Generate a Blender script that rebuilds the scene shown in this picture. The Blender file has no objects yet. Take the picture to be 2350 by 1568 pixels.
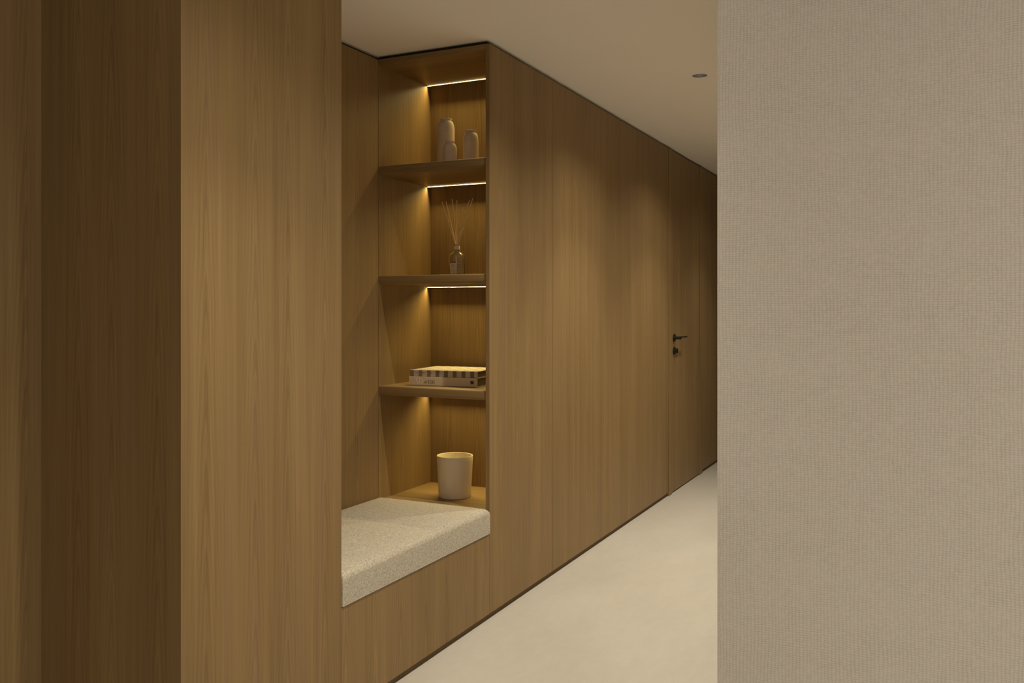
import bpy, bmesh, math, random
from mathutils import Vector, Matrix

random.seed(7)
S = bpy.context.scene
C = S.collection
PI = math.pi

# ------------------------------------------------------------------ camera
CAM_Z = 1.273
CAM_Y = -1.66
cd = bpy.data.cameras.new('camera')
cam = bpy.data.objects.new('camera', cd)
C.objects.link(cam)
cam.location = (0, CAM_Y, CAM_Z)
cam.rotation_euler = (PI / 2, 0, math.radians(25.91 - 90))
cd.sensor_width = 36.0
cd.lens = 36.0 * 2028 / 2350
cd.shift_y = -77.0 / 2350
cd.clip_start = 0.02
S.camera = cam

# ------------------------------------------------------------------ world, lights, exposure
S.view_settings.view_transform = 'Standard'
S.view_settings.look = 'None'
S.view_settings.gamma = 1.0
S.view_settings.use_curve_mapping = False
S.view_settings.exposure = 0.0

w = bpy.data.worlds.new('world')
S.world = w
w.use_nodes = True
w.node_tree.nodes['Background'].inputs[0].default_value = (0.02, 0.018, 0.015, 1)
w.node_tree.nodes['Background'].inputs[1].default_value = 0.2

WARM = (1.0, 0.93, 0.77)
DOWNLIGHTS = [  # x, y, beam power, beam angle, spill power
    (4.139, -0.634, 82.0, 88, 38.0),
    (2.93, -0.634, 56.0, 88, 46.0),
    (5.379, -0.634, 76.0, 88, 34.0),
    (6.619, -0.634, 38.0, 88, 8.0),
    (1.659, -0.634, 72.0, 88, 20.0),
    (-0.821, -0.634, 8.0, 88, 2.0),
    (0.0, -2.70, 27.0, 100, 46.0),
    (-1.60, -2.70, 10.0, 100, 12.0),
]
LED_COL = (1.0, 0.77, 0.29)
LED_POWER = 1.5


def lamp(name, kind, loc, rot, power, col, parent=None, **kw):
    l = bpy.data.lights.new(name, kind)
    l.energy = power
    l.color = col
    for k, v in kw.items():
        setattr(l, k, v)
    o = bpy.data.objects.new(name, l)
    o.location = loc
    o.rotation_euler = rot
    C.objects.link(o)
    o.parent = parent
    return o


# added soft fill for the hall, set at an invented window (window at x = -3.4)
lamp('hall_fill_light', 'AREA', (-3.36, -2.6, 1.30), (0, -PI / 2, 0), 15.0, (1.0, 0.96, 0.90),
     shape='RECTANGLE', size=1.9, size_y=2.5)
# second added fill, for the pier front, at another invented window (y = -4.4)
lamp('hall_fill_light', 'AREA', (-0.2, -4.36, 1.30), (PI / 2, 0, 0), 34.0, (1.0, 0.96, 0.90),
     shape='RECTANGLE', size=2.5, size_y=1.9)

CEIL = 2.3695
PTOP = 2.3545
PBOT = 0.023


# ------------------------------------------------------------------ node helpers
def new_mat(name):
    m = bpy.data.materials.new(name)
    m.use_nodes = True
    nt = m.node_tree
    b = nt.nodes['Principled BSDF']
    return m, nt, b


class N:
    """tiny expression builder on a node tree"""
    def __init__(self, nt):
        self.nt = nt

    def math(self, op, a, b=None, c=None):
        n = self.nt.nodes.new('ShaderNodeMath')
        n.operation = op
        for i, v in enumerate((a, b, c)):
            if v is None:
                continue
            if isinstance(v, (int, float)):
                n.inputs[i].default_value = v
            else:
                self.nt.links.new(v, n.inputs[i])
        return n.outputs[0]

    def comb(self, x, y, z):
        n = self.nt.nodes.new('ShaderNodeCombineXYZ')
        for i, v in enumerate((x, y, z)):
            if isinstance(v, (int, float)):
                n.inputs[i].default_value = v
            else:
                self.nt.links.new(v, n.inputs[i])
        return n.outputs[0]

    def noise(self, vec, scale=1.0, detail=2.0, rough=0.5):
        n = self.nt.nodes.new('ShaderNodeTexNoise')
        n.inputs['Scale'].default_value = scale
        n.inputs['Detail'].default_value = detail
        n.inputs['Roughness'].default_value = rough
        self.nt.links.new(vec, n.inputs['Vector'])
        return n.outputs['Fac']

    def white(self, v):
        n = self.nt.nodes.new('ShaderNodeTexWhiteNoise')
        n.noise_dimensions = '1D'
        self.nt.links.new(v, n.inputs['W'])
        return n.outputs['Value']

    def mix(self, f, a, b):
        n = self.nt.nodes.new('ShaderNodeMix')
        n.data_type = 'RGBA'
        n.clamp_factor = True
        if isinstance(f, (int, float)):
            n.inputs[0].default_value = f
        else:
            self.nt.links.new(f, n.inputs[0])
        for i, v in ((6, a), (7, b)):
            if isinstance(v, tuple):
                n.inputs[i].default_value = (*v, 1) if len(v) == 3 else v
            else:
                self.nt.links.new(v, n.inputs[i])
        return n.outputs[2]

    def coords(self):
        t = self.nt.nodes.new('ShaderNodeTexCoord')
        s = self.nt.nodes.new('ShaderNodeSeparateXYZ')
        self.nt.links.new(t.outputs['Object'], s.inputs[0])
        return t.outputs['Object'], s.outputs[0], s.outputs[1], s.outputs[2]

    def rand(self):
        return self.nt.nodes.new('ShaderNodeObjectInfo').outputs['Random']

    def bump(self, h, b, strength=0.2, dist=0.001):
        n = self.nt.nodes.new('ShaderNodeBump')
        n.inputs['Strength'].default_value = strength
        n.inputs['Distance'].default_value = dist
        self.nt.links.new(h, n.inputs['Height'])
        self.nt.links.new(n.outputs[0], b.inputs['Normal'])


def wood(name, light, dark, warm, grain='z', rough=0.5, leaf=0.155):
    m, nt, b = new_mat(name)
    e = N(nt)
    _, x, y, z = e.coords()
    r = e.rand()
    if grain == 'z':
        h, g = e.math('ADD', x, y), z
    else:
        h, g = e.math('ADD', x, z), y
    h = e.math('ADD', h, e.math('MULTIPLY', r, 7.31))
    g = e.math('ADD', g, e.math('MULTIPLY', r, 3.17))
    q = e.math('DIVIDE', h, leaf)
    fid = e.math('FLOOR', q)
    fx = e.math('MULTIPLY', e.math('SUBTRACT', e.math('SUBTRACT', q, fid), 0.5), leaf)
    wv = e.white(e.math('ADD', fid, e.math('MULTIPLY', r, 91.0)))
    wob = e.math('SUBTRACT', e.noise(e.comb(e.math('MULTIPLY', h, 7.0), e.math('MULTIPLY', g, 1.6), 0.0), 1.0, 2.0), 0.5)
    fxo = e.math('ADD', fx, e.math('MULTIPLY', e.math('SUBTRACT', wv, 0.5), 0.035))
    rr = e.math('SQRT', e.math('ADD', e.math('MULTIPLY', fxo, fxo), 0.00004))
    rr = e.math('ADD', rr, e.math('ADD', e.math('MULTIPLY', g, 0.052), e.math('MULTIPLY', wob, 0.020)))
    rr = e.math('ADD', rr, e.math('MULTIPLY', wv, 0.05))
    ring = e.math('SINE', e.math('MULTIPLY', rr, 2 * PI / 0.0125))
    ring2 = e.math('SINE', e.math('MULTIPLY', rr, 2 * PI / 0.0043))
    # the flame figure is strong near the heart of a leaf and dies to straight grain at its edges
    mask = e.math('SUBTRACT', 1.0, e.math('MULTIPLY', e.math('ABSOLUTE', fxo), 1.0 / (leaf * 0.42)))
    mask = e.math('MAXIMUM', mask, 0.0)
    fig = e.math('MULTIPLY', e.math('ADD', e.math('MULTIPLY', ring, 0.65), e.math('MULTIPLY', ring2, 0.45)), mask)
    fine = e.noise(e.comb(e.math('MULTIPLY', h, 330.0), e.math('MULTIPLY', g, 2.2), 0.0), 1.0, 2.0, 0.6)
    streak = e.noise(e.comb(e.math('MULTIPLY', h, 60.0), e.math('MULTIPLY', g, 0.7), 3.0), 1.0, 3.0, 0.6)
    broad = e.noise(e.comb(e.math('MULTIPLY', h, 9.0), e.math('MULTIPLY', g, 0.5), 9.0), 1.0, 2.0, 0.5)
    f = e.math('ADD', 0.5, e.math('MULTIPLY', fig, 0.30))
    f = e.math('ADD', f, e.math('MULTIPLY', e.math('SUBTRACT', fine, 0.5), 1.0))
    f = e.math('ADD', f, e.math('MULTIPLY', e.math('SUBTRACT', streak, 0.5), 1.2))
    f = e.math('ADD', f, e.math('MULTIPLY', e.math('SUBTRACT', broad, 0.5), 1.1))
    base = e.mix(f, dark, light)
    hue = e.noise(e.comb(e.math('MULTIPLY', h, 16.0), e.math('MULTIPLY', g, 0.9), 21.0), 1.0, 1.0)
    hue = e.math('MULTIPLY', e.math('SUBTRACT', hue, 0.45), 2.2)
    hue = e.math('MAXIMUM', hue, 0.0)
    col = e.mix(hue, base, e.mix(f, tuple(c * 0.75 for c in warm), warm))
    nt.links.new(col, b.inputs['Base Color'])
    b.inputs['Roughness'].default_value = rough
    b.inputs['Specular IOR Level'].default_value = 0.3
    e.bump(fine, b, 0.08, 0.0006)
    return m


W_LIGHT = (0.298, 0.195, 0.081)
W_DARK = (0.188, 0.115, 0.043)
W_WARM = (0.262, 0.160, 0.078)
M = {}
M['wood'] = wood('oak_veneer', W_LIGHT, W_DARK, W_WARM)
M['wood_shelf'] = wood('oak_veneer_across', W_LIGHT, W_DARK, W_WARM, grain='y', leaf=0.3)


def plain(name, col, rough=0.6, metal=0.0, spec=0.3, emit=None, strength=0.0):
    m, nt, b = new_mat(name)
    b.inputs['Base Color'].default_value = (*col, 1)
    b.inputs['Roughness'].default_value = rough
    b.inputs['Metallic'].default_value = metal
    b.inputs['Specular IOR Level'].default_value = spec
    if emit:
        b.inputs['Emission Color'].default_value = (*emit, 1)
        b.inputs['Emission Strength'].default_value = strength
    return m


def speckled(name, col, amp=0.08, scale=60, rough=0.7, bump=0.0, bscale=400, spec=0.25):
    m, nt, b = new_mat(name)
    e = N(nt)
    o, x, y, z = e.coords()
    f = e.noise(o, scale, 4.0, 0.6)
    c2 = tuple(c * (1 - 2 * amp) for c in col)
    c1 = tuple(min(1, c * (1 + 2 * amp)) for c in col)
    nt.links.new(e.mix(f, c2, c1), b.inputs['Base Color'])
    b.inputs['Roughness'].default_value = rough
    b.inputs['Specular IOR Level'].default_value = spec
    if bump:
        e.bump(e.noise(o, bscale, 3.0), b, bump, 0.001)
    return m


M['dark'] = speckled('carcass_brown', (0.035, 0.024, 0.013), 0.1, 30, 0.8)
M['plinth'] = speckled('plinth_brown', (0.13, 0.085, 0.042), 0.1, 30, 0.7)
M['ceiling'] = speckled('ceiling_plaster', (0.90, 0.85, 0.77), 0.008, 3, 0.9, 0.03, 300, 0.1)
M['paint'] = speckled('hall_paint', (0.68, 0.62, 0.54), 0.01, 4, 0.9)


def floor_mat():
    m, nt, b = new_mat('microcement_floor')
    e = N(nt)
    o, x, y, z = e.coords()
    a = e.noise(e.comb(e.math('MULTIPLY', x, 1.2), e.math('MULTIPLY', y, 2.4), 0.0), 1.0, 6.0, 0.62)
    c = e.noise(e.comb(e.math('MULTIPLY', x, 9.0), e.math('MULTIPLY', y, 30.0), 2.0), 1.0, 4.0, 0.6)
    d = e.noise(o, 26.0, 5.0, 0.65)
    f = e.math('ADD', e.math('MULTIPLY', e.math('SUBTRACT', a, 0.5), 1.5), 0.5)
    f = e.math('ADD', f, e.math('MULTIPLY', e.math('SUBTRACT', c, 0.5), 0.5))
    f = e.math('ADD', f, e.math('MULTIPLY', e.math('SUBTRACT', d, 0.5), 0.5))
    col = e.mix(f, (0.405, 0.366, 0.305), (0.495, 0.452, 0.385))
    nt.links.new(col, b.inputs['Base Color'])
    b.inputs['Roughness'].default_value = 0.55
    b.inputs['Specular IOR Level'].default_value = 0.3
    e.bump(d, b, 0.05, 0.001)
    return m


M['floor'] = floor_mat()


def weave_mat():
    """open basket-weave textile: warp every 6.6 mm, weft every 4.3 mm, threads that wander"""
    m, nt, b = new_mat('woven_wall_textile')
    e = N(nt)
    o, x, y, z = e.coords()
    h = e.math('ADD', x, y)
    w1 = e.math('SUBTRACT', e.noise(e.comb(e.math('MULTIPLY', h, 9.0), e.math('MULTIPLY', z, 5.0), 0.0), 1.0, 3.0), 0.5)
    w2 = e.math('SUBTRACT', e.noise(e.comb(e.math('MULTIPLY', h, 6.0), e.math('MULTIPLY', z, 14.0), 5.0), 1.0, 3.0), 0.5)
    hu = e.math('ADD', e.math('ADD', h, e.math('MULTIPLY', w1, 0.014)), e.math('MULTIPLY', e.math('SUBTRACT', e.noise(e.comb(e.math('MULTIPLY', h, 90.0), e.math('MULTIPLY', z, 60.0), 3.0), 1.0, 2.0), 0.5), 0.0035))
    zu = e.math('ADD', e.math('ADD', z, e.math('MULTIPLY', w2, 0.012)), e.math('MULTIPLY', e.math('SUBTRACT', e.noise(e.comb(e.math('MULTIPLY', h, 70.0), e.math('MULTIPLY', z, 110.0), 13.0), 1.0, 2.0), 0.5), 0.0030))
    sv = e.math('ABSOLUTE', e.math('SINE', e.math('MULTIPLY', hu, PI / 0.0066)))
    sh = e.math('ABSOLUTE', e.math('SINE', e.math('MULTIPLY', zu, PI / 0.0043)))
    sv = e.math('POWER', sv, 0.5)
    sh = e.math('POWER', sh, 0.5)
    vis = e.noise(e.comb(e.math('MULTIPLY', h, 30.0), e.math('MULTIPLY', z, 24.0), 7.0), 1.0, 4.0, 0.65)
    vis2 = e.noise(e.comb(e.math('MULTIPLY', h, 2.2), e.math('MULTIPLY', z, 9.0), 17.0), 1.0, 2.0, 0.5)
    t = e.math('ADD', e.math('MULTIPLY', sv, 0.5), e.math('MULTIPLY', sh, 0.5))
    gap = e.math('SUBTRACT', 1.0, t)
    vis = e.math('MULTIPLY', e.math('ADD', e.math('MULTIPLY', vis, 1.3), e.math('MULTIPLY', vis2, 0.5)), 1.0)
    f = e.math('MULTIPLY', gap, vis)
    cell = e.math('ADD', e.math('MULTIPLY', e.math('FLOOR', e.math('DIVIDE', hu, 0.0066)), 17.13), e.math('MULTIPLY', e.math('FLOOR', e.math('DIVIDE', zu, 0.0043)), 3.71))
    f = e.math('ADD', f, e.math('MULTIPLY', e.math('SUBTRACT', e.white(cell), 0.5), 0.16))
    fuzz = e.noise(e.comb(e.math('MULTIPLY', h, 420.0), e.math('MULTIPLY', z, 420.0), 1.0), 1.0, 2.0)
    f = e.math('ADD', f, e.math('MULTIPLY', e.math('SUBTRACT', fuzz, 0.5), 0.30))
    col = e.mix(f, (0.715, 0.650, 0.572), (0.45, 0.395, 0.335))
    nt.links.new(col, b.inputs['Base Color'])
    b.inputs['Roughness'].default_value = 0.95
    b.inputs['Specular IOR Level'].default_value = 0.05
    e.bump(t, b, 0.12, 0.001)
    return m


M['weave'] = weave_mat()


def fabric_mat():
    m, nt, b = new_mat('boucle_fabric')
    e = N(nt)
    o, x, y, z = e.coords()
    f1 = e.noise(o, 420.0, 3.0, 0.75)
    f2 = e.noise(o, 150.0, 2.0, 0.6)
    f = e.math('ADD', e.math('MULTIPLY', e.math('SUBTRACT', f1, 0.5), 2.2), e.math('MULTIPLY', e.math('SUBTRACT', f2, 0.5), 1.3))
    f = e.math('ADD', f, 0.55)
    col = e.mix(f, (0.25, 0.212, 0.155), (0.64, 0.575, 0.455))
    nt.links.new(col, b.inputs['Base Color'])
    b.inputs['Roughness'].default_value = 0.95
    b.inputs['Specular IOR Level'].default_value = 0.05
    b.inputs['Sheen Weight'].default_value = 0.15
    e.bump(f, b, 0.5, 0.002)
    return m


M['fabric'] = fabric_mat()
M['thread'] = speckled('thread', (0.42, 0.36, 0.27), 0.1, 300, 0.9)
M['ceramic'] = speckled('matte_ceramic', (0.64, 0.53, 0.42), 0.04, 40, 0.75, 0.05, 300)
M['glaze'] = speckled('white_glaze', (0.72, 0.62, 0.46), 0.015, 14, 0.38, 0.0, 100, 0.4)
M['glaze_in'] = speckled('inner_glaze', (0.78, 0.70, 0.50), 0.01, 14, 0.35, 0.0, 100, 0.4)
M['black'] = plain('black_metal', (0.012, 0.010, 0.009), 0.45, 0.0, 0.4)
M['alu'] = plain('anodised_profile', (0.25, 0.22, 0.18), 0.4, 0.8)
M['led'] = plain('led_diffuser', (0.9, 0.8, 0.6), 0.5, 0, 0.3, (1.0, 0.85, 0.48), 1.5)
M['reflector'] = plain('satin_reflector', (0.45, 0.445, 0.43), 0.38, 0.9)
M['rim'] = plain('white_rim', (0.88, 0.85, 0.80), 0.4)
M['lens'] = plain('downlight_lens', (0.9, 0.8, 0.6), 0.5, 0, 0.3, WARM, 6.0)
M['reed'] = speckled('rattan_reed', (0.74, 0.54, 0.30), 0.12, 90, 0.8)
M['collar'] = plain('collar_paper', (0.66, 0.58, 0.45), 0.8)
M['label'] = plain('label_paper', (0.68, 0.60, 0.45), 0.8)
M['label_dark'] = plain('label_smoke', (0.31, 0.255, 0.165), 0.7)
M['print_soft'] = plain('faint_print', (0.46, 0.39, 0.27), 0.8)
M['print'] = plain('brown_print', (0.16, 0.10, 0.05), 0.8)
M['ink'] = plain('dark_ink', (0.05, 0.03, 0.02), 0.7)
M['ghost'] = plain('pale_print', (0.78, 0.66, 0.49), 0.7)
M['black_ink'] = plain('black_ink', (0.01, 0.006, 0.008), 0.6)
M['cover'] = speckled('beige_cover', (0.66, 0.51, 0.32), 0.02, 20, 0.65)


def pages_mat():
    m, nt, b = new_mat('book_pages')
    e = N(nt)
    o, x, y, z = e.coords()
    f = e.noise(e.comb(0.0, 0.0, e.math('MULTIPLY', z, 1600.0)), 1.0, 2.0)
    nt.links.new(e.mix(f, (0.11, 0.088, 0.055), (0.18, 0.145, 0.10)), b.inputs['Base Color'])
    b.inputs['Roughness'].default_value = 0.9
    return m


M['pages'] = pages_mat()


def stripe_mat():
    m, nt, b = new_mat('striped_cover')
    e = N(nt)
    o, x, y, z = e.coords()
    q = e.math('DIVIDE', x, 0.0413)
    fr = e.math('FRACT', q)
    isl = e.math('GREATER_THAN', fr, 0.45)
    n = e.noise(o, 30.0, 3.0)
    late = e.math('MULTIPLY', e.math('GREATER_THAN', x, 0.115), 1.0)
    dk = e.mix(late, (0.22, 0.145, 0.09), (0.165, 0.145, 0.09))
    lt = e.mix(n, (0.48, 0.37, 0.25), (0.59, 0.47, 0.33))
    # the front board is paler than the spine
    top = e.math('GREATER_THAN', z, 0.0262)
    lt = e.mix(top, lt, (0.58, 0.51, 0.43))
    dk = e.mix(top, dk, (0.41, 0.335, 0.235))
    nt.links.new(e.mix(isl, dk, lt), b.inputs['Base Color'])
    b.inputs['Roughness'].default_value = 0.6
    return m


M['stripe'] = stripe_mat()


def glass_mat():
    m, nt, b = new_mat('clear_glass')
    b.inputs['Base Color'].default_value = (0.93, 0.92, 0.84, 1)
    b.inputs['Roughness'].default_value = 0.03
    b.inputs['Transmission Weight'].default_value = 1.0
    b.inputs['IOR'].default_value = 1.45
    return m


M['glass'] = glass_mat()
m, nt, b = new_mat('pale_oil')
b.inputs['Base Color'].default_value = (0.80, 0.66, 0.28, 1)
b.inputs['Roughness'].default_value = 0.02
b.inputs['Transmission Weight'].default_value = 1.0
b.inputs['IOR'].default_value = 1.36
M['oil'] = m
m, nt, b = new_mat('added_window_glass')  # glass of the invented hall windows
b.inputs['Base Color'].default_value = (0.95, 0.96, 0.97, 1)
b.inputs['Roughness'].default_value = 0.02
b.inputs['Transmission Weight'].default_value = 1.0
M['added_pane'] = m


# ------------------------------------------------------------------ mesh helpers
def obj(name, bm, mat, parent=None, smooth=False, bevel=0.0):
    bmesh.ops.recalc_face_normals(bm, faces=bm.faces)
    me = bpy.data.meshes.new(name)
    bm.to_mesh(me)
    bm.free()
    o = bpy.data.objects.new(name, me)
    C.objects.link(o)
    if mat is not None:
        me.materials.append(mat)
    if smooth:
        for p in me.polygons:
            p.use_smooth = True
        me.set_sharp_from_angle(angle=math.radians(40))
    o.parent = parent
    if bevel:
        md = o.modifiers.new('bevel', 'BEVEL')
        md.width = bevel
        md.segments = 2
        md.limit_method = 'ANGLE'
    return o


def add_box(bm, x0, x1, y0, y1, z0, z1):
    vs = [bm.verts.new(p) for p in ((x0, y0, z0), (x1, y0, z0), (x1, y1, z0), (x0, y1, z0),
                                    (x0, y0, z1), (x1, y0, z1), (x1, y1, z1), (x0, y1, z1))]
    for f in ((0, 3, 2, 1), (4, 5, 6, 7), (0, 1, 5, 4), (1, 2, 6, 5), (2, 3, 7, 6), (3, 0, 4, 7)):
        bm.faces.new([vs[i] for i in f])
    return vs


def box(name, mat, x0, x1, y0, y1, z0, z1, parent=None, bevel=0.0):
    bm = bmesh.new()
    add_box(bm, x0, x1, y0, y1, z0, z1)
    return obj(name, bm, mat, parent, bevel=bevel)


def prism(name, mat, poly, z0, z1, parent=None, bevel=0.0):
    bm = bmesh.new()
    a = [bm.verts.new((p[0], p[1], z0)) for p in poly]
    c = [bm.verts.new((p[0], p[1], z1)) for p in poly]
    bm.faces.new(a[::-1])
    bm.faces.new(c)
    n = len(poly)
    for i in range(n):
        j = (i + 1) % n
        bm.faces.new((a[i], a[j], c[j], c[i]))
    return obj(name, bm, mat, parent, bevel=bevel)


def lathe(bm, prof, n=48, cap0=False, cap1=False):
    rings = []
    for r, z in prof:
        if r < 1e-6:
            rings.append([bm.verts.new((0, 0, z))])
        else:
            rings.append([bm.verts.new((r * math.cos(2 * PI * i / n), r * math.sin(2 * PI * i / n), z)) for i in range(n)])
    for a, b_ in zip(rings, rings[1:]):
        for i in range(n):
            j = (i + 1) % n
            if len(a) == 1:
                bm.faces.new((a[0], b_[j], b_[i]))
            elif len(b_) == 1:
                bm.faces.new((a[i], a[j], b_[0]))
            else:
                bm.faces.new((a[i], a[j], b_[j], b_[i]))
    return rings


def tube(bm, pts, r, n=8, closed=False):
    pts = [Vector(p) for p in pts]
    rings = []
    k = len(pts)
    for i, p in enumerate(pts):
        if closed:
            t = pts[(i + 1) % k] - pts[i - 1]
        else:
            t = pts[min(i + 1, k - 1)] - pts[max(i - 1, 0)]
        t.normalize()
        u = t.cross(Vector((0, 0, 1)))
        if u.length < 0.05:
            u = t.cross(Vector((1, 0, 0)))
        u.normalize()
        v = t.cross(u)
        rings.append([bm.verts.new(p + u * r * math.cos(2 * PI * j / n) + v * r * math.sin(2 * PI * j / n)) for j in range(n)])
    m_ = k if closed else k - 1
    for i in range(m_):
        a, b_ = rings[i], rings[(i + 1) % k]
        for j in range(n):
            l = (j + 1) % n
            bm.faces.new((a[j], a[l], b_[l], b_[j]))
    if not closed:
        bm.faces.new(rings[0][::-1])
        bm.faces.new(rings[-1])


def tag(o, label=None, cat=None, group=None, kind=None):
    if label:
        o['label'] = label
    if cat:
        o['category'] = cat
    if group:
        o['group'] = group
    if kind:
        o['kind'] = kind
    return o


def empty(name, loc=(0, 0, 0), rz=0.0):
    o = bpy.data.objects.new(name, None)
    o.location = loc
    o.rotation_euler = (0, 0, rz)
    o.empty_display_size = 0.1
    C.objects.link(o)
    return o


# ------------------------------------------------------------------ the setting
D = 0.545          # depth of the alcove behind the panel front
X_PIER0, X_PIER1 = 1.578, 2.216
X_N0, X_N1 = 3.207, 3.646   # shelf niche mouth and back
T = 0.018
XEND = 8.6
HX0, HY0 = -3.4, -4.4       # far corners of the hall
RX, RY = 1.754, -1.26       # corner of the textile wall

fl = box('floor', M['floor'], HX0 - 0.1, XEND + 0.1, HY0 - 0.1, D + 0.1, -0.08, 0.0)
tag(fl, 'pale beige seamless cement floor of the hall and corridor', kind='structure')

# ceiling: a slab with round holes for the downlights
bm = bmesh.new()
outer = [bm.verts.new(p) for p in ((HX0 - 0.1, HY0 - 0.1, CEIL), (XEND + 0.1, HY0 - 0.1, CEIL), (XEND + 0.1, D + 0.1, CEIL), (HX0 - 0.1, D + 0.1, CEIL))]
edges = [bm.edges.new((outer[i], outer[(i + 1) % 4])) for i in range(4)]
for (x, y, pw, an, sp) in DOWNLIGHTS:
    ring = [bm.verts.new((x + 0.0352 * math.cos(2 * PI * i / 32), y + 0.0352 * math.sin(2 * PI * i / 32), CEIL)) for i in range(32)]
    edges += [bm.edges.new((ring[i], ring[(i + 1) % 32])) for i in range(32)]
bmesh.ops.triangle_fill(bm, edges=edges, use_beauty=True)
ce = obj('ceiling', bm, M['ceiling'])
tag(ce, 'plain matte plaster ceiling over hall and corridor', kind='structure')
sl = box('slab', M['paint'], HX0 - 0.1, XEND + 0.1, HY0 - 0.1, D + 0.1, CEIL + 0.10, CEIL + 0.2, ce)

# textile covered block on the right
wr = box('wall_right', M['weave'], RX, XEND, HY0, RY, 0.0, CEIL - 0.001, bevel=0.003)
tag(wr, 'greige wall covered in open woven textile, at the right', kind='structure')

# long panelled corridor wall
wl = empty('wall_left')
tag(wl, 'long oak veneer panelled corridor wall with flush joints', kind='structure')
g = 0.0012
for a, b_ in ((X_N0, 3.860), (3.860, 4.841), (4.841, 5.833), (6.765, XEND)):
    box('wood_panel', M['wood'], a + (g if a > X_N0 else 0), b_ - g, 0.0, T, PBOT, PTOP, wl, bevel=0.0008)
box('backing', M['dark'], X_N1 + 0.022, XEND, T + 0.001, D, 0.0, CEIL - 0.002, wl)
box('plinth', M['plinth'], X_N0, 5.833, 0.010, T, 0.0, PBOT - 0.004, wl)
box('plinth', M['plinth'], 6.765, XEND, 0.010, T, 0.0, PBOT - 0.004, wl)

# alcove back wall
wa = empty('wall_alcove')
tag(wa, 'oak panelled back wall of the bench alcove', kind='structure')
box('wood_panel', M['wood'], X_PIER1 - 0.3, X_N0 - g, D, D + T, 0.30, PTOP, wa, bevel=0.0008)
box('backing', M['dark'], X_PIER1 - 0.3, X_N1 + 0.3, D + T + 0.001, D + 0.09, 0.0, CEIL - 0.002, wa)

# pier
wp = empty('wall_pier')
tag(wp, 'wide oak veneer clad pier left of the bench', kind='structure')
prism('wood_panel', M['wood'], [(X_PIER0, 0), (X_PIER1, 0), (X_PIER1 - T, T), (X_PIER0 + T, T)], PBOT, PTOP, wp)
prism('wood_panel', M['wood'], [(X_PIER0, 0), (X_PIER0 + T, T), (X_PIER0 + T, D), (X_PIER0, D)], PBOT, PTOP, wp)
prism('wood_panel', M['wood'], [(X_PIER1, 0), (X_PIER1, D), (X_PIER1 - T, D), (X_PIER1 - T, T)], PBOT, PTOP, wp)
box('core', M['dark'], X_PIER0 + T + 0.001, X_PIER1 - T - 0.001, T + 0.001, D, 0.0, CEIL - 0.002, wp)
box('plinth', M['plinth'], X_PIER0 + 0.010, X_PIER1 - 0.010, 0.010, D, 0.0, PBOT - 0.004, wp)

# hall wall left of the pier
wh = empty('wall_hall')
tag(wh, 'oak panelled hall wall set back at the far left', kind='structure')
DH = 0.507
box('scribe_strip', M['wood'], X_PIER0 - 0.041, X_PIER0 - 0.0004, DH, DH + T, PBOT, PTOP, wh)
xs = [X_PIER0 - 0.0404, 0.60, -0.40, -1.40, -2.40, HX0]
for a, b_ in zip(xs[1:], xs):
    box('wood_panel', M['wood'], a + g, b_ - g, DH, DH + T, PBOT, PTOP, wh)
box('backing', M['dark'], HX0, X_PIER0 - 0.0002, DH + T + 0.001, D + 0.09, 0.0, CEIL - 0.002, wh)
box('plinth', M['plinth'], HX0, X_PIER0, DH + 0.010, DH + T, 0.0, PBOT - 0.004, wh)

# rest of the room shell
we = box('wall_end', M['paint'], XEND, XEND + 0.1, RY, D, 0.0, CEIL - 0.002)
tag(we, 'plain wall closing the far end of the corridor', kind='structure')
wf = empty('wall_front')
tag(wf, 'painted hall wall behind the camera with an opening added for fill light', kind='structure')
for a in ((HX0, -1.55, 0.0, CEIL - 0.002), (1.15, RX, 0.0, CEIL - 0.002), (-1.55, 1.15, 0.0, 0.3), (-1.55, 1.15, 2.3, CEIL - 0.002)):
    box('wall_section', M['paint'], a[0], a[1], HY0 - 0.1, HY0, a[2], a[3], wf)
wn = empty('added_window_2')  # invented window, added to frame the fill that lights the pier
tag(wn, 'wide window added behind the camera for fill light', kind='structure')
for a in ((-1.55, -1.49, 0.3, 2.3), (1.09, 1.15, 0.3, 2.3), (-1.49, 1.09, 0.3, 0.36), (-1.49, 1.09, 2.24, 2.3), (-0.23, -0.17, 0.36, 2.24)):
    box('added_window_frame', M['dark'], a[0], a[1], HY0 - 0.08, HY0 - 0.02, a[2], a[3], wn)
for a in ((-1.49, -0.23), (-0.17, 1.09)):
    box('added_pane', M['added_pane'], a[0], a[1], HY0 - 0.055, HY0 - 0.047, 0.36, 2.24, wn)
wb = empty('wall_back')
tag(wb, 'painted hall wall with an opening added for fill light', kind='structure')
for a in ((HY0, -3.95, 0.0, CEIL - 0.002), (-1.25, D, 0.0, CEIL - 0.002), (-3.95, -1.25, 0.0, 0.3), (-3.95, -1.25, 2.3, CEIL - 0.002)):
    box('wall_section', M['paint'], HX0 - 0.1, HX0, a[0], a[1], a[2], a[3], wb)
wn = empty('added_window_1')  # invented window, added to frame the soft hall fill
tag(wn, 'tall window added in the back wall of the hall for fill light', kind='structure')
for a in ((-3.95, -3.89, 0.3, 2.3), (-1.31, -1.25, 0.3, 2.3), (-3.89, -1.31, 0.3, 0.36), (-3.89, -1.31, 2.24, 2.3), (-2.63, -2.57, 0.36, 2.24)):
    box('added_window_frame', M['dark'], HX0 - 0.08, HX0 - 0.02, a[0], a[1], a[2], a[3], wn)
for a in ((-3.89, -2.63), (-2.57, -1.31)):
    box('added_pane', M['added_pane'], HX0 - 0.055, HX0 - 0.047, a[0], a[1], 0.36, 2.24, wn)

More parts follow.
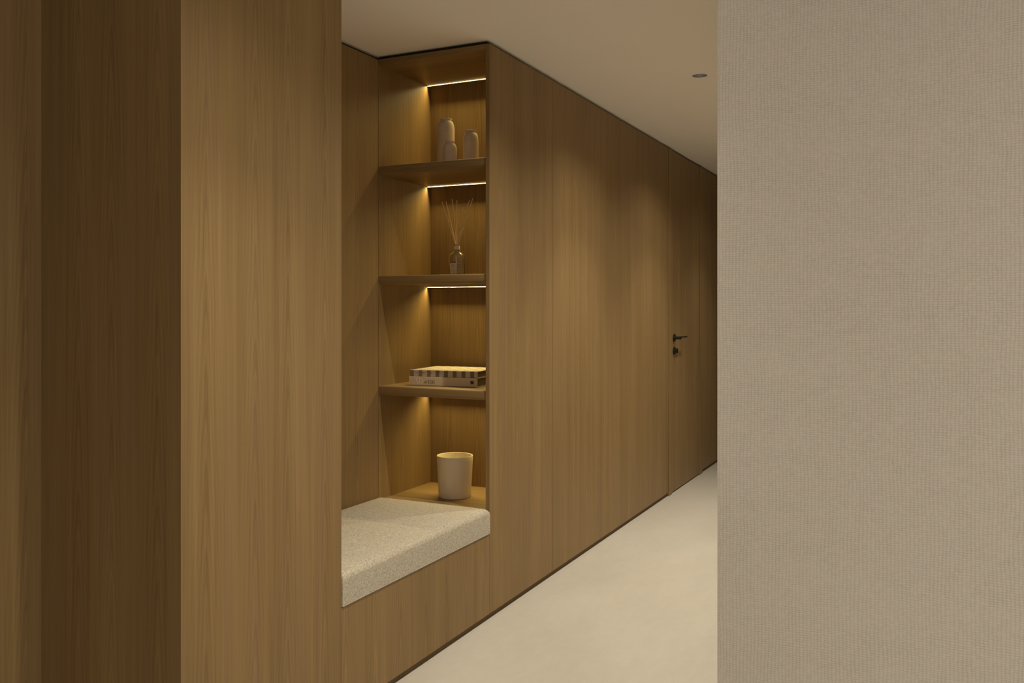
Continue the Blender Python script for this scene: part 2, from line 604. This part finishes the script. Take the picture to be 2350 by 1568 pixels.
# flush door in the corridor wall
dr = empty('door_1', (5.913, 0, 0))
tag(dr, 'flush oak veneer door with black lever in the corridor wall', kind='structure')
def child_box(name, mat, x0, x1, y0, y1, z0, z1, p, **k):
    ox, oy, oz = p.location
    return box(name, mat, x0 - ox, x1 - ox, y0 - oy, y1 - oy, z0 - oz, z1 - oz, p, **k)
child_box('door_jamb', M['wood'], 5.834, 5.911, -0.005, T, 0.0, PTOP, dr, bevel=0.001)
child_box('door_jamb', M['wood'], 6.690, 6.763, -0.005, T, 0.0, PTOP, dr, bevel=0.001)
leaf = child_box('door_leaf', M['wood'], 5.9125, 6.6885, 0.001, T, 0.009, PTOP - 0.001, dr, bevel=0.001)
# lever handle on a round rose, thumb-turn lock below
def cyl_y(bm, cx, cz, r, y0, y1, n=32):
    a = [bm.verts.new((cx + r * math.cos(2 * PI * i / n), y0, cz + r * math.sin(2 * PI * i / n))) for i in range(n)]
    c = [bm.verts.new((cx + r * math.cos(2 * PI * i / n), y1, cz + r * math.sin(2 * PI * i / n))) for i in range(n)]
    bm.faces.new(a); bm.faces.new(c[::-1])
    for i in range(n):
        j = (i + 1) % n
        bm.faces.new((a[i], c[i], c[j], a[j]))
HZ = 1.067
bm = bmesh.new()
cyl_y(bm, 0.060, HZ, 0.0265, -0.008, 0.0012)
cyl_y(bm, 0.060, HZ, 0.0105, -0.052, -0.008, 24)
vs = add_box(bm, 0.050, 0.192, -0.060, -0.048, HZ + 0.001, HZ + 0.0095)
obj('door_handle', bm, M['black'], leaf, smooth=True)
bm = bmesh.new()
cyl_y(bm, 0.060, HZ - 0.089, 0.0265, -0.008, 0.0012)
cyl_y(bm, 0.060, HZ - 0.089, 0.008, -0.018, -0.008, 24)
add_box(bm, 0.056, 0.064, -0.030, -0.017, HZ - 0.089 - 0.016, HZ - 0.089 + 0.016)
obj('door_lock', bm, M['black'], leaf, smooth=True)

# ------------------------------------------------------------------ fitted bench
BTOP = 0.348
bench = empty('fitted_bench', (X_PIER1, 0, 0))
tag(bench, 'low fitted oak bench base in the alcove under the upholstered cushion', 'bench')
def cb(name, mat, x0, x1, y0, y1, z0, z1, **k):
    return child_box(name, mat, x0, x1, y0, y1, z0, z1, bench, **k)
cb('front_panel', M['wood'], X_PIER1 + g, X_N0 - g, 0.0, T, PBOT, BTOP, bevel=0.0008)
cb('seat_board', M['wood_shelf'], X_PIER1 + g, X_N0 - g, T + 0.001, D - 0.001, BTOP - T, BTOP)
cb('plinth', M['plinth'], X_PIER1, X_N0 - 0.0005, 0.010, T, 0.0, PBOT - 0.004)

# upholstered cushion: rounded block with a soft crown
def cushion():
    x0, x1, y0, y1 = X_PIER1 + 0.003, X_N0 - 0.001, -0.003, D - 0.004
    z0, z1 = BTOP + 0.003, 0.455
    root = empty('bench_cushion', ((x0 + x1) / 2, (y0 + y1) / 2, z0))
    tag(root, 'thick beige boucle seat cushion filling the alcove bench', 'cushion')
    hx, hy, H = (x1 - x0) / 2, (y1 - y0) / 2, z1 - z0
    R = 0.028
    bm = bmesh.new()
    add_box(bm, -hx, hx, -hy, hy, 0.0, H)
    bm.normal_update()
    rim = [e for e in bm.edges if all(abs(v.co.z - H) < 1e-6 for v in e.verts)
           and any(abs(f.normal.z) < 0.5 for f in e.link_faces)]
    bmesh.ops.bevel(bm, geom=rim, offset=R, segments=8, profile=0.5, affect='EDGES', clamp_overlap=False)
    for ax, h_, n in ((Vector((1, 0, 0)), hx, 30), (Vector((0, 1, 0)), hy, 18)):
        for k in range(1, n):
            bmesh.ops.bisect_plane(bm, geom=bm.verts[:] + bm.edges[:] + bm.faces[:], plane_co=ax * (-h_ + 2 * h_ * k / n), plane_no=ax)
    for v in bm.verts:                       # the filled top swells a little
        if v.co.z > H - R - 1e-4:
            v.co.z += 0.007 * (1 - (v.co.x / hx) ** 4) * (1 - (v.co.y / hy) ** 4)
    obj('cover', bm, M['fabric'], root, smooth=True)
    # double row of stitching along the front top edge
    for (yy, zz) in ((-hy + 0.0007, H - 0.0225), (-hy + 0.0180, H - 0.0012)):
        bm = bmesh.new()
        n = 150
        L = 2 * hx - 0.05
        for s in range(n):
            a = -hx + 0.027 + L * s / n
            crown = 0.008 * (1 - (a / hx) ** 4) * 0.1
            tube(bm, [(a, yy, zz + crown), (a + L / n * 0.6, yy, zz + crown)], 0.0007, 5)
        tag(obj('stitching', bm, M['thread'], root), kind='stuff')
    return root


cushion()

# ------------------------------------------------------------------ lit shelving niche
sh = empty('shelving_niche', (X_N0, 0.018, 0))
tag(sh, 'tall oak niche with three shelves and warm strip lights', 'shelving')
def sb(name, mat, x0, x1, y0, y1, z0, z1, p=sh, **k):
    return child_box(name, mat, x0, x1, y0, y1, z0, z1, p, **k)
Y0, Y1 = T, D
sb('back_panel', M['wood'], X_N1, X_N1 + T, Y0 + 0.0005, Y1, 0.10, PTOP)
sb('side_panel', M['wood'], X_N0 + g, X_N1 + T, Y1, Y1 + T, 0.10, PTOP)
top = sb('top_panel', M['wood_shelf'], X_N0, X_N1, Y0 + 0.0005, Y1, PTOP - 0.022, PTOP)
sb('shadow_filler', M['dark'], X_N0 + 0.014, X_N1, Y0 + 0.0005, Y1, PTOP + 0.0002, CEIL - 0.001)
deck = sb('deck', M['wood_shelf'], X_N0 + 0.001, X_N1, Y0 + 0.0005, Y1, 0.415, 0.437)

SH_T = 0.040
SHELF_Z = [CAM_Z + 0.6185, CAM_Z + 0.1405, CAM_Z - 0.3400]


def shelf(zt):
    """40 mm board with a bull-nosed front edge, running across the niche"""
    bm = bmesh.new()
    prof = []
    xf, xb = X_N0 + 0.004, X_N1 - 0.0005
    r = 0.007
    for i in range(9):
        a = PI / 2 * i / 8
        prof.append((xf + r - r * math.sin(a), zt - r + r * math.cos(a)))
    r = 0.012
    for i in range(9):
        a = PI / 2 * i / 8
        prof.append((xf + r - r * math.cos(a), zt - SH_T + r - r * math.sin(a)))
    prof = [(xb, zt)] + prof + [(xb, zt - SH_T)]
    ox, oy, oz = sh.location
    a = [bm.verts.new((x - ox, Y0 + 0.0006 - oy, z)) for x, z in prof]
    c = [bm.verts.new((x - ox, Y1 - 0.0005 - oy, z)) for x, z in prof]
    bm.faces.new(a)
    bm.faces.new(c[::-1])
    n = len(prof)
    for i in range(n):
        j = (i + 1) % n
        bm.faces.new((a[i], c[i], c[j], a[j]))
    return obj('shelf', bm, M['wood_shelf'], sh, smooth=True)


X_LED = 3.612


def led(parent, zu):
    """light strip near the back of the underside at height zu: a slim profile with a diffuser"""
    ox, oy, oz = sh.location
    bm = bmesh.new()
    x = X_LED - ox
    # a slim profile whose rear lip reaches 4.5 mm down and keeps the light off the top of the back panel
    add_box(bm, x + 0.0014, x + 0.0030, Y0 + 0.002 - oy, Y1 - 0.001 - oy, zu - 0.0045, zu)
    obj('led_profile', bm, M['alu'], parent)
    bm = bmesh.new()
    add_box(bm, x + 0.0009, x + 0.0014, Y0 + 0.002 - oy, Y1 - 0.001 - oy, zu - 0.0037, zu - 0.0012)
    o = obj('led_diffuser', bm, M['led'], parent)
    lamp('strip_light', 'AREA', (X_LED, (Y0 + Y1) / 2, zu - 0.0006), (0, math.radians(20), 0), LED_POWER, LED_COL,
         shape='RECTANGLE', size=0.0011, size_y=Y1 - Y0 - 0.008, spread=math.radians(110))
    return o


led(top, PTOP - 0.022)
for zt in SHELF_Z:
    s = shelf(zt)
    led(s, zt - SH_T)

# ------------------------------------------------------------------ things on the shelves
def vase(x, y, z, H, R, label, n=56):
    k = R
    prof = [(0, 0), (k * 0.90, 0), (k * 0.97, 0.003), (k, 0.010)]
    hs = H - 0.036 * (R / 0.034) - 0.010    # where the shoulder starts
    neck = k * 0.60
    prof += [(k, hs * 0.5), (k * 0.995, hs)]
    for i in range(1, 9):
        a = PI / 2 * i / 8
        prof.append((neck + (k * 0.995 - neck) * math.cos(a), hs + (H - 0.011 - hs) * math.sin(a)))
    prof += [(neck, H - 0.008), (k * 0.66, H - 0.0045), (k * 0.70, H - 0.0022), (k * 0.70, H - 0.0006), (k * 0.68, H)]
    body_n = len(prof)
    prof += [(k * 0.60, H - 0.002), (neck * 0.86, H - 0.010), (k * 0.8, hs), (k * 0.85, 0.02), (0, 0.012)]
    bm = bmesh.new()
    lathe(bm, prof, n)
    o = obj('ceramic_vase', bm, M['ceramic'], smooth=True)
    o.location = (x, y, z)
    tag(o, label, 'vase', 'ceramic vases on the top shelf')
    return o


Z1, Z2, Z3 = SHELF_Z
vase(3.43, 0.335, Z1, 0.228, 0.0385, 'tallest matte beige ceramic vase with flared lip on the top shelf')
vase(3.43, 0.209, Z1, 0.165, 0.0340, 'medium matte beige ceramic vase standing apart beside the niche edge')
vase(3.33, 0.257, Z1, 0.104, 0.0310, 'smallest matte beige ceramic vase in front of the tallest one')


def diffuser():
    root = empty('reed_diffuser', (3.40, 0.262, Z2), math.radians(8))
    tag(root, 'glass reed diffuser bottle with wooden reeds on the middle shelf', 'reed diffuser')
    bm = bmesh.new()
    outer = [(0, 0.0), (0.0335, 0.0), (0.0358, 0.003), (0.0358, 0.088), (0.0345, 0.0935), (0.030, 0.0985), (0.013, 0.1095),
             (0.0098, 0.1125), (0.0098, 0.1330), (0.0120, 0.1340), (0.0125, 0.1365), (0.0115, 0.1385)]
    inner = [(0.0080, 0.1385), (0.0078, 0.1125), (0.0115, 0.1080), (0.0285, 0.0965), (0.0325, 0.0920), (0.0335, 0.0875), (0.0335, 0.008), (0.031, 0.006), (0, 0.006)]
    lathe(bm, outer + inner, 64)
    obj('bottle', bm, M['glass'], root, smooth=True)
    bm = bmesh.new()
    lathe(bm, [(0, 0.0062), (0.0308, 0.0062), (0.0332, 0.009), (0.0332, 0.062), (0, 0.062)], 64)
    obj('scented_oil', bm, M['oil'], root, smooth=True)
    bm = bmesh.new()
    lathe(bm, [(0.0100, 0.117), (0.0130, 0.117), (0.0132, 0.1185), (0.0132, 0.1305), (0.0128, 0.132), (0.0100, 0.132)], 48)
    obj('collar', bm, M['collar'], root, smooth=True)
    # reeds: foot points near the neck, tips fanned out
    tips = [(0.071, 0.331, 0.00), (0.056, 0.333, 0.01), (0.018, 0.340, -0.01), (0.004, 0.336, 0.01),
            (-0.031, 0.305, 0.00), (-0.047, 0.314, 0.01), (-0.062, 0.332, -0.01), (-0.075, 0.342, 0.0)]
    for i, (ty, tz, tx) in enumerate(tips):
        bm = bmesh.new()
        f = 1.0 if abs(ty) > 0.04 else 0.5
        by = -ty * 0.29
        ny_ = max(-0.0055, min(0.0055, ty * 0.085))
        # straight line through the neck
        p1 = Vector((tx, ty, tz))
        pn = Vector((tx * 0.1, ny_, 0.137))
        d = (pn - p1).normalized()
        p0 = pn + d * 0.075
        tube(bm, [p0, p1], 0.0019, 8)
        obj('reed', bm, M['reed'], root, smooth=True)

    def patch(name, mat, a0, a1, z0, z1, r, parent, n=14):
        bm = bmesh.new()
        rows = []
        for rr in (r, r + 0.0003):
            for z in (z0, z1):
                rows.append([bm.verts.new((rr * math.cos(a0 + (a1 - a0) * i / n), rr * math.sin(a0 + (a1 - a0) * i / n), z)) for i in range(n + 1)])
        for p_, q_ in ((0, 1), (3, 2), (1, 3), (2, 0)):
            for i in range(n):
                bm.faces.new((rows[p_][i], rows[p_][i + 1], rows[q_][i + 1], rows[q_][i]))
        for i in (0, n):
            bm.faces.new((rows[0][i], rows[1][i], rows[3][i], rows[2][i]))
        return obj(name, bm, mat, parent, smooth=True)
    A = PI  # towards the camera is roughly the -x side
    view = math.atan2(-1.92, -3.40) - math.radians(8)
    lab = patch('label', M['label'], view - 0.95, view - 0.02, 0.0085, 0.056, 0.0361, root)
    lab['label'] = 'pale paper label on the left of the bottle'
    for z, w_ in ((0.047, 0.20), (0.0405, 0.30), (0.0365, 0.22), (0.024, 0.34), (0.017, 0.25)):
        patch('print', M['print'] if z == 0.047 else M['print_soft'], view - 0.5 - w_, view - 0.5 + w_, z - 0.0008, z + 0.0008, 0.0365, lab, 6)
    lab2 = patch('label', M['label_dark'], view + 0.02, view + 0.80, 0.0085, 0.082, 0.0361, root)
    lab2['label'] = 'dark translucent label with fine print on the right of the bottle'
    for z in (0.079, 0.0655, 0.060, 0.054, 0.043, 0.032, 0.0265, 0.021, 0.015):
        patch('print', M['label'], view + 0.08, view + 0.62, z - 0.0006, z + 0.0006, 0.0365, lab2, 6)
    for i in range(6):
        a = view + 0.14 + 0.085 * i
        patch('print', M['label'], a, a + 0.022, 0.067, 0.075, 0.0365, lab2, 2)


diffuser()


# flat lettering built from polygons --------------------------------------------------
def poly_prism(bm, poly, th=0.0003):
    """poly in (x, z); sits on the plane y = 0 and stands th proud towards -y"""
    a = [bm.verts.new((p[0], 0.0, p[1])) for p in poly]
    c = [bm.verts.new((p[0], -th, p[1])) for p in poly]
    bm.faces.new(c)
    n = len(poly)
    for i in range(n):
        j = (i + 1) % n
        bm.faces.new((a[i], a[j], c[j], c[i]))


def bar(bm, x0, z0, x1, z1, w_, th=0.0003):
    d = Vector((x1 - x0, z1 - z0)).normalized()
    n = Vector((-d.y, d.x)) * w_ / 2
    poly_prism(bm, [(x0 - n.x, z0 - n.y), (x1 - n.x, z1 - n.y), (x1 + n.x, z1 + n.y), (x0 + n.x, z0 + n.y)], th)


def ring(bm, cx, cz, a, b_, ta, tb, shear=0.0, t0=0.0, t1=2 * PI, n=28, th=0.0003):
    full = abs(t1 - t0 - 2 * PI) < 1e-6
    O, I_ = [], []
    for i in range(n if full else n + 1):
        t = t0 + (t1 - t0) * i / n
        for L, aa, bb in ((O, a, b_), (I_, a - ta, b_ - tb)):
            z = bb * math.sin(t)
            L.append(bm.verts.new((cx + aa * math.cos(t) + shear * z, -th, cz + z)))
    k = len(O)
    for i in range(k if full else k - 1):
        j = (i + 1) % k
        bm.faces.new((O[i], O[j], I_[j], I_[i]))


def book(name, loc, rz, L, Dp, H, cover_mat, label, pages=M['pages']):
    root = empty(name, loc, rz)
    tag(root, label, 'book', 'books stacked on the lowest shelf')
    th = 0.0026
    bm = bmesh.new()
    # cover: bottom board, top board and rounded-corner spine as one wrap (profile in y-z swept along x)
    prof = [(Dp, 0), (0.0015, 0), (0, 0.0015), (0, H - 0.0015), (0.0015, H), (Dp, H), (Dp, H - th), (th, H - th), (th, th), (Dp, th)]
    a = [bm.verts.new((0, y, z)) for y, z in prof]
    c = [bm.verts.new((L, y, z)) for y, z in prof]
    n = len(prof)
    for i in range(n):
        j = (i + 1) % n
        bm.faces.new((a[i], c[i], c[j], a[j]))
    for v in (a, c):
        # end faces as three quads groups
        bm.faces.new((v[0], v[1], v[2], v[8], v[9]))
        bm.faces.new((v[2], v[3], v[7], v[8]))
        bm.faces.new((v[3], v[4], v[5], v[6], v[7]))
    cov = obj('cover', bm, cover_mat, root)
    box('page_block', pages, 0.003, L - 0.003, th + 0.0003, Dp - 0.004, th + 0.0002, H - th - 0.0002, root)
    return root, cov


RZ = math.atan2(-0.326, 0.029)
BL = 0.327
HB = 0.0385
b1, c1 = book('coffee_table_book', (3.308, 0.452, Z3 + 0.0002), RZ, BL, 0.262, HB, M['cover'],
              'thick beige hardback lying flat on the lowest shelf, under the striped book')
# spine lettering
bm = bmesh.new()                 # large pale initials
bar(bm, 0.0215, 0.003, 0.0332, 0.0335, 0.0014)
bar(bm, 0.0338, 0.0340, 0.0445, 0.003, 0.0048)
bar(bm, 0.0265, 0.0125, 0.0400, 0.0125, 0.0012)
bar(bm, 0.0520, 0.003, 0.0520, 0.0345, 0.0050)
ring(bm, 0.0535, 0.01875, 0.0145, 0.01575, 0.0048, 0.0014, 0.0, -PI / 2, PI / 2)
o = obj('spine_initials', bm, M['ghost'], c1)
o.location = (0, -0.0001, 0)
bm = bmesh.new()                 # dark italic word and numerals
ring(bm, 0.0768, 0.0135, 0.0040, 0.0046, 0.0015, 0.0008, 0.25)
bar(bm, 0.0798, 0.0088, 0.0818, 0.0180, 0.0012)
bar(bm, 0.0862, 0.0090, 0.0888, 0.0225, 0.0014)
bar(bm, 0.0852, 0.0178, 0.0912, 0.0178, 0.0008)
bar(bm, 0.0970, 0.0082, 0.0970, 0.0238, 0.0021)
bar(bm, 0.0943, 0.0222, 0.0970, 0.0236, 0.0010)
bar(bm, 0.0945, 0.0084, 0.0995, 0.0084, 0.0008)
for cx in (0.1075, 0.1195):
    ring(bm, cx, 0.0160, 0.0055, 0.0080, 0.0019, 0.0008)
o = obj('spine_title', bm, M['ink'], c1)
o.location = (0, -0.0001, 0)
bm = bmesh.new()                 # round publisher's mark with a pale tick, and an upright word beside it
poly_prism(bm, [(0.3012 + 0.0066 * math.cos(2 * PI * i / 32), 0.0195 + 0.0074 * math.sin(2 * PI * i / 32)) for i in range(32)])
bar(bm, 0.3112, 0.0115, 0.3112, 0.0285, 0.0026)
o = obj('spine_mark', bm, M['black_ink'], c1)
o.location = (0, -0.0001, 0)
bm = bmesh.new()
bar(bm, 0.2988, 0.0185, 0.3010, 0.0165, 0.0009)
bar(bm, 0.3010, 0.0165, 0.3030, 0.0215, 0.0009)
o = obj('spine_tick', bm, M['ghost'], c1)
o.location = (0, -0.0005, 0)

b2, c2 = book('striped_book', (3.312, 0.4490, Z3 + HB + 0.0006), RZ, 0.3235, 0.262, 0.0285, M['stripe'],
              'striped hardback lying on top of the thick beige book')
bm = bmesh.new()
def T_(x, z, s): bar(bm, x, z + s, x + s * 0.8, z + s, s * 0.16); bar(bm, x + s * 0.4, z, x + s * 0.4, z + s, s * 0.2)
def O_(x, z, s): ring(bm, x + s * 0.42, z + s / 2, s * 0.42, s * 0.5, s * 0.17, s * 0.1)
def N_(x, z, s): bar(bm, x, z, x, z + s, s * 0.16); bar(bm, x, z + s, x + s * 0.7, z, s * 0.18); bar(bm, x + s * 0.7, z, x + s * 0.7, z + s, s * 0.16)
def Y_(x, z, s): bar(bm, x, z + s, x + s * 0.38, z + s * 0.5, s * 0.16); bar(bm, x + s * 0.76, z + s, x + s * 0.38, z + s * 0.5, s * 0.16); bar(bm, x + s * 0.38, z, x + s * 0.38, z + s * 0.5, s * 0.18)
def L_(x, z, s): bar(bm, x, z, x, z + s, s * 0.18); bar(bm, x, z, x + s * 0.6, z, s * 0.16)
T_(0.0215, 0.0125, 0.008); O_(0.0310, 0.0125, 0.008)
N_(0.0625, 0.0125, 0.008); Y_(0.0710, 0.0125, 0.008)
L_(0.1045, 0.0125, 0.008)
o = tag(obj('spine_lettering', bm, M['print'], c2), kind='stuff')
o.location = (0, -0.0001, 0)


# large white vessel on the deck
def vessel():
    root = empty('ceramic_vessel', (3.415, 0.281, 0.437))
    tag(root, 'large tapered white ceramic vessel on the niche deck behind the cushion', 'vessel')
    H, R0, R1 = 0.183, 0.0715, 0.0805
    bm = bmesh.new()
    outer = [(0, 0.0), (R0 - 0.004, 0.0), (R0 - 0.001, 0.0012), (R0, 0.004)]
    outer += [(R0 + (R1 - R0) * i / 8, 0.004 + (H - 0.006) * i / 8) for i in range(1, 9)]
    outer += [(R1 - 0.0012, H), (R1 - 0.0038, H - 0.0006)]
    lathe(bm, outer, 80)
    obj('body', bm, M['glaze'], root, smooth=True)
    bm = bmesh.new()
    inner = [(R1 - 0.0038, H - 0.0006), (R1 - 0.0050, H - 0.003), (R0 - 0.004, 0.012), (R0 - 0.010, 0.008), (0, 0.008)]
    lathe(bm, inner, 80)
    obj('inner_lining', bm, M['glaze_in'], root, smooth=True)
    # raised double oval on the side facing the bench
    c = math.atan2(-1.94, -3.415) - 0.50

    def oval(hw, hh, r):
        bm = bmesh.new()
        pts = []
        for i in range(64):
            t = 2 * PI * i / 64
            z = 0.075 + hh * math.sin(t)
            rr = R0 + (R1 - R0) * z / H - r * 0.35
            a = c + hw * math.cos(t) / rr
            pts.append((rr * math.cos(a), rr * math.sin(a), z))
        tube(bm, pts, r, 6, True)
        return bm
    obj('embossed_oval', oval(0.040, 0.062, 0.0008), M['glaze'], root, smooth=True)
    obj('embossed_oval', oval(0.033, 0.053, 0.0007), M['glaze'], root, smooth=True)


vessel()

# ------------------------------------------------------------------ ceiling downlights
LABELS = ['small round recessed downlight in the corridor ceiling, before the door',
          'recessed downlight in the corridor ceiling in front of the shelving niche',
          'recessed downlight in the corridor ceiling beyond the textile wall corner',
          'recessed downlight in the corridor ceiling farthest past the door',
          'recessed downlight in the ceiling in front of the oak pier',
          'recessed downlight in the hall ceiling, left of the oak pier',
          'recessed downlight in the hall ceiling, near the textile wall',
          'recessed downlight in the hall ceiling, near the added window']
for i, (x, y, pw, an, sp) in enumerate(DOWNLIGHTS):
    root = empty('ceiling_downlight', (x, y, CEIL))
    lab = LABELS[i]
    tag(root, lab, 'downlight', 'recessed downlights')
    bm = bmesh.new()
    lathe(bm, [(0.0350, 0.0), (0.0368, -0.0008), (0.0368, 0.0002), (0.0352, 0.0015)], 40)
    obj('rim', bm, M['rim'], root, smooth=True)
    bm = bmesh.new()
    lathe(bm, [(0.0350, 0.0005), (0.0335, 0.012), (0.0290, 0.040), (0.0215, 0.070)], 40)
    obj('reflector', bm, M['reflector'], root, smooth=True)
    bm = bmesh.new()
    lathe(bm, [(0.0215, 0.070), (0.0210, 0.068), (0.012, 0.0672), (0, 0.067)], 40)
    obj('lens', bm, M['lens'], root, smooth=True)
    lamp('downlight_beam', 'SPOT', (x, y, CEIL + 0.004), (0, 0, 0), pw, WARM,
         spot_size=math.radians(an), spot_blend=1.0, shadow_soft_size=0.012)
    lamp('downlight_spill', 'SPOT', (x, y, CEIL + 0.004), (0, 0, 0), sp, WARM,
         spot_size=math.radians(134 if i < 6 else 170), spot_blend=1.0, shadow_soft_size=0.012)
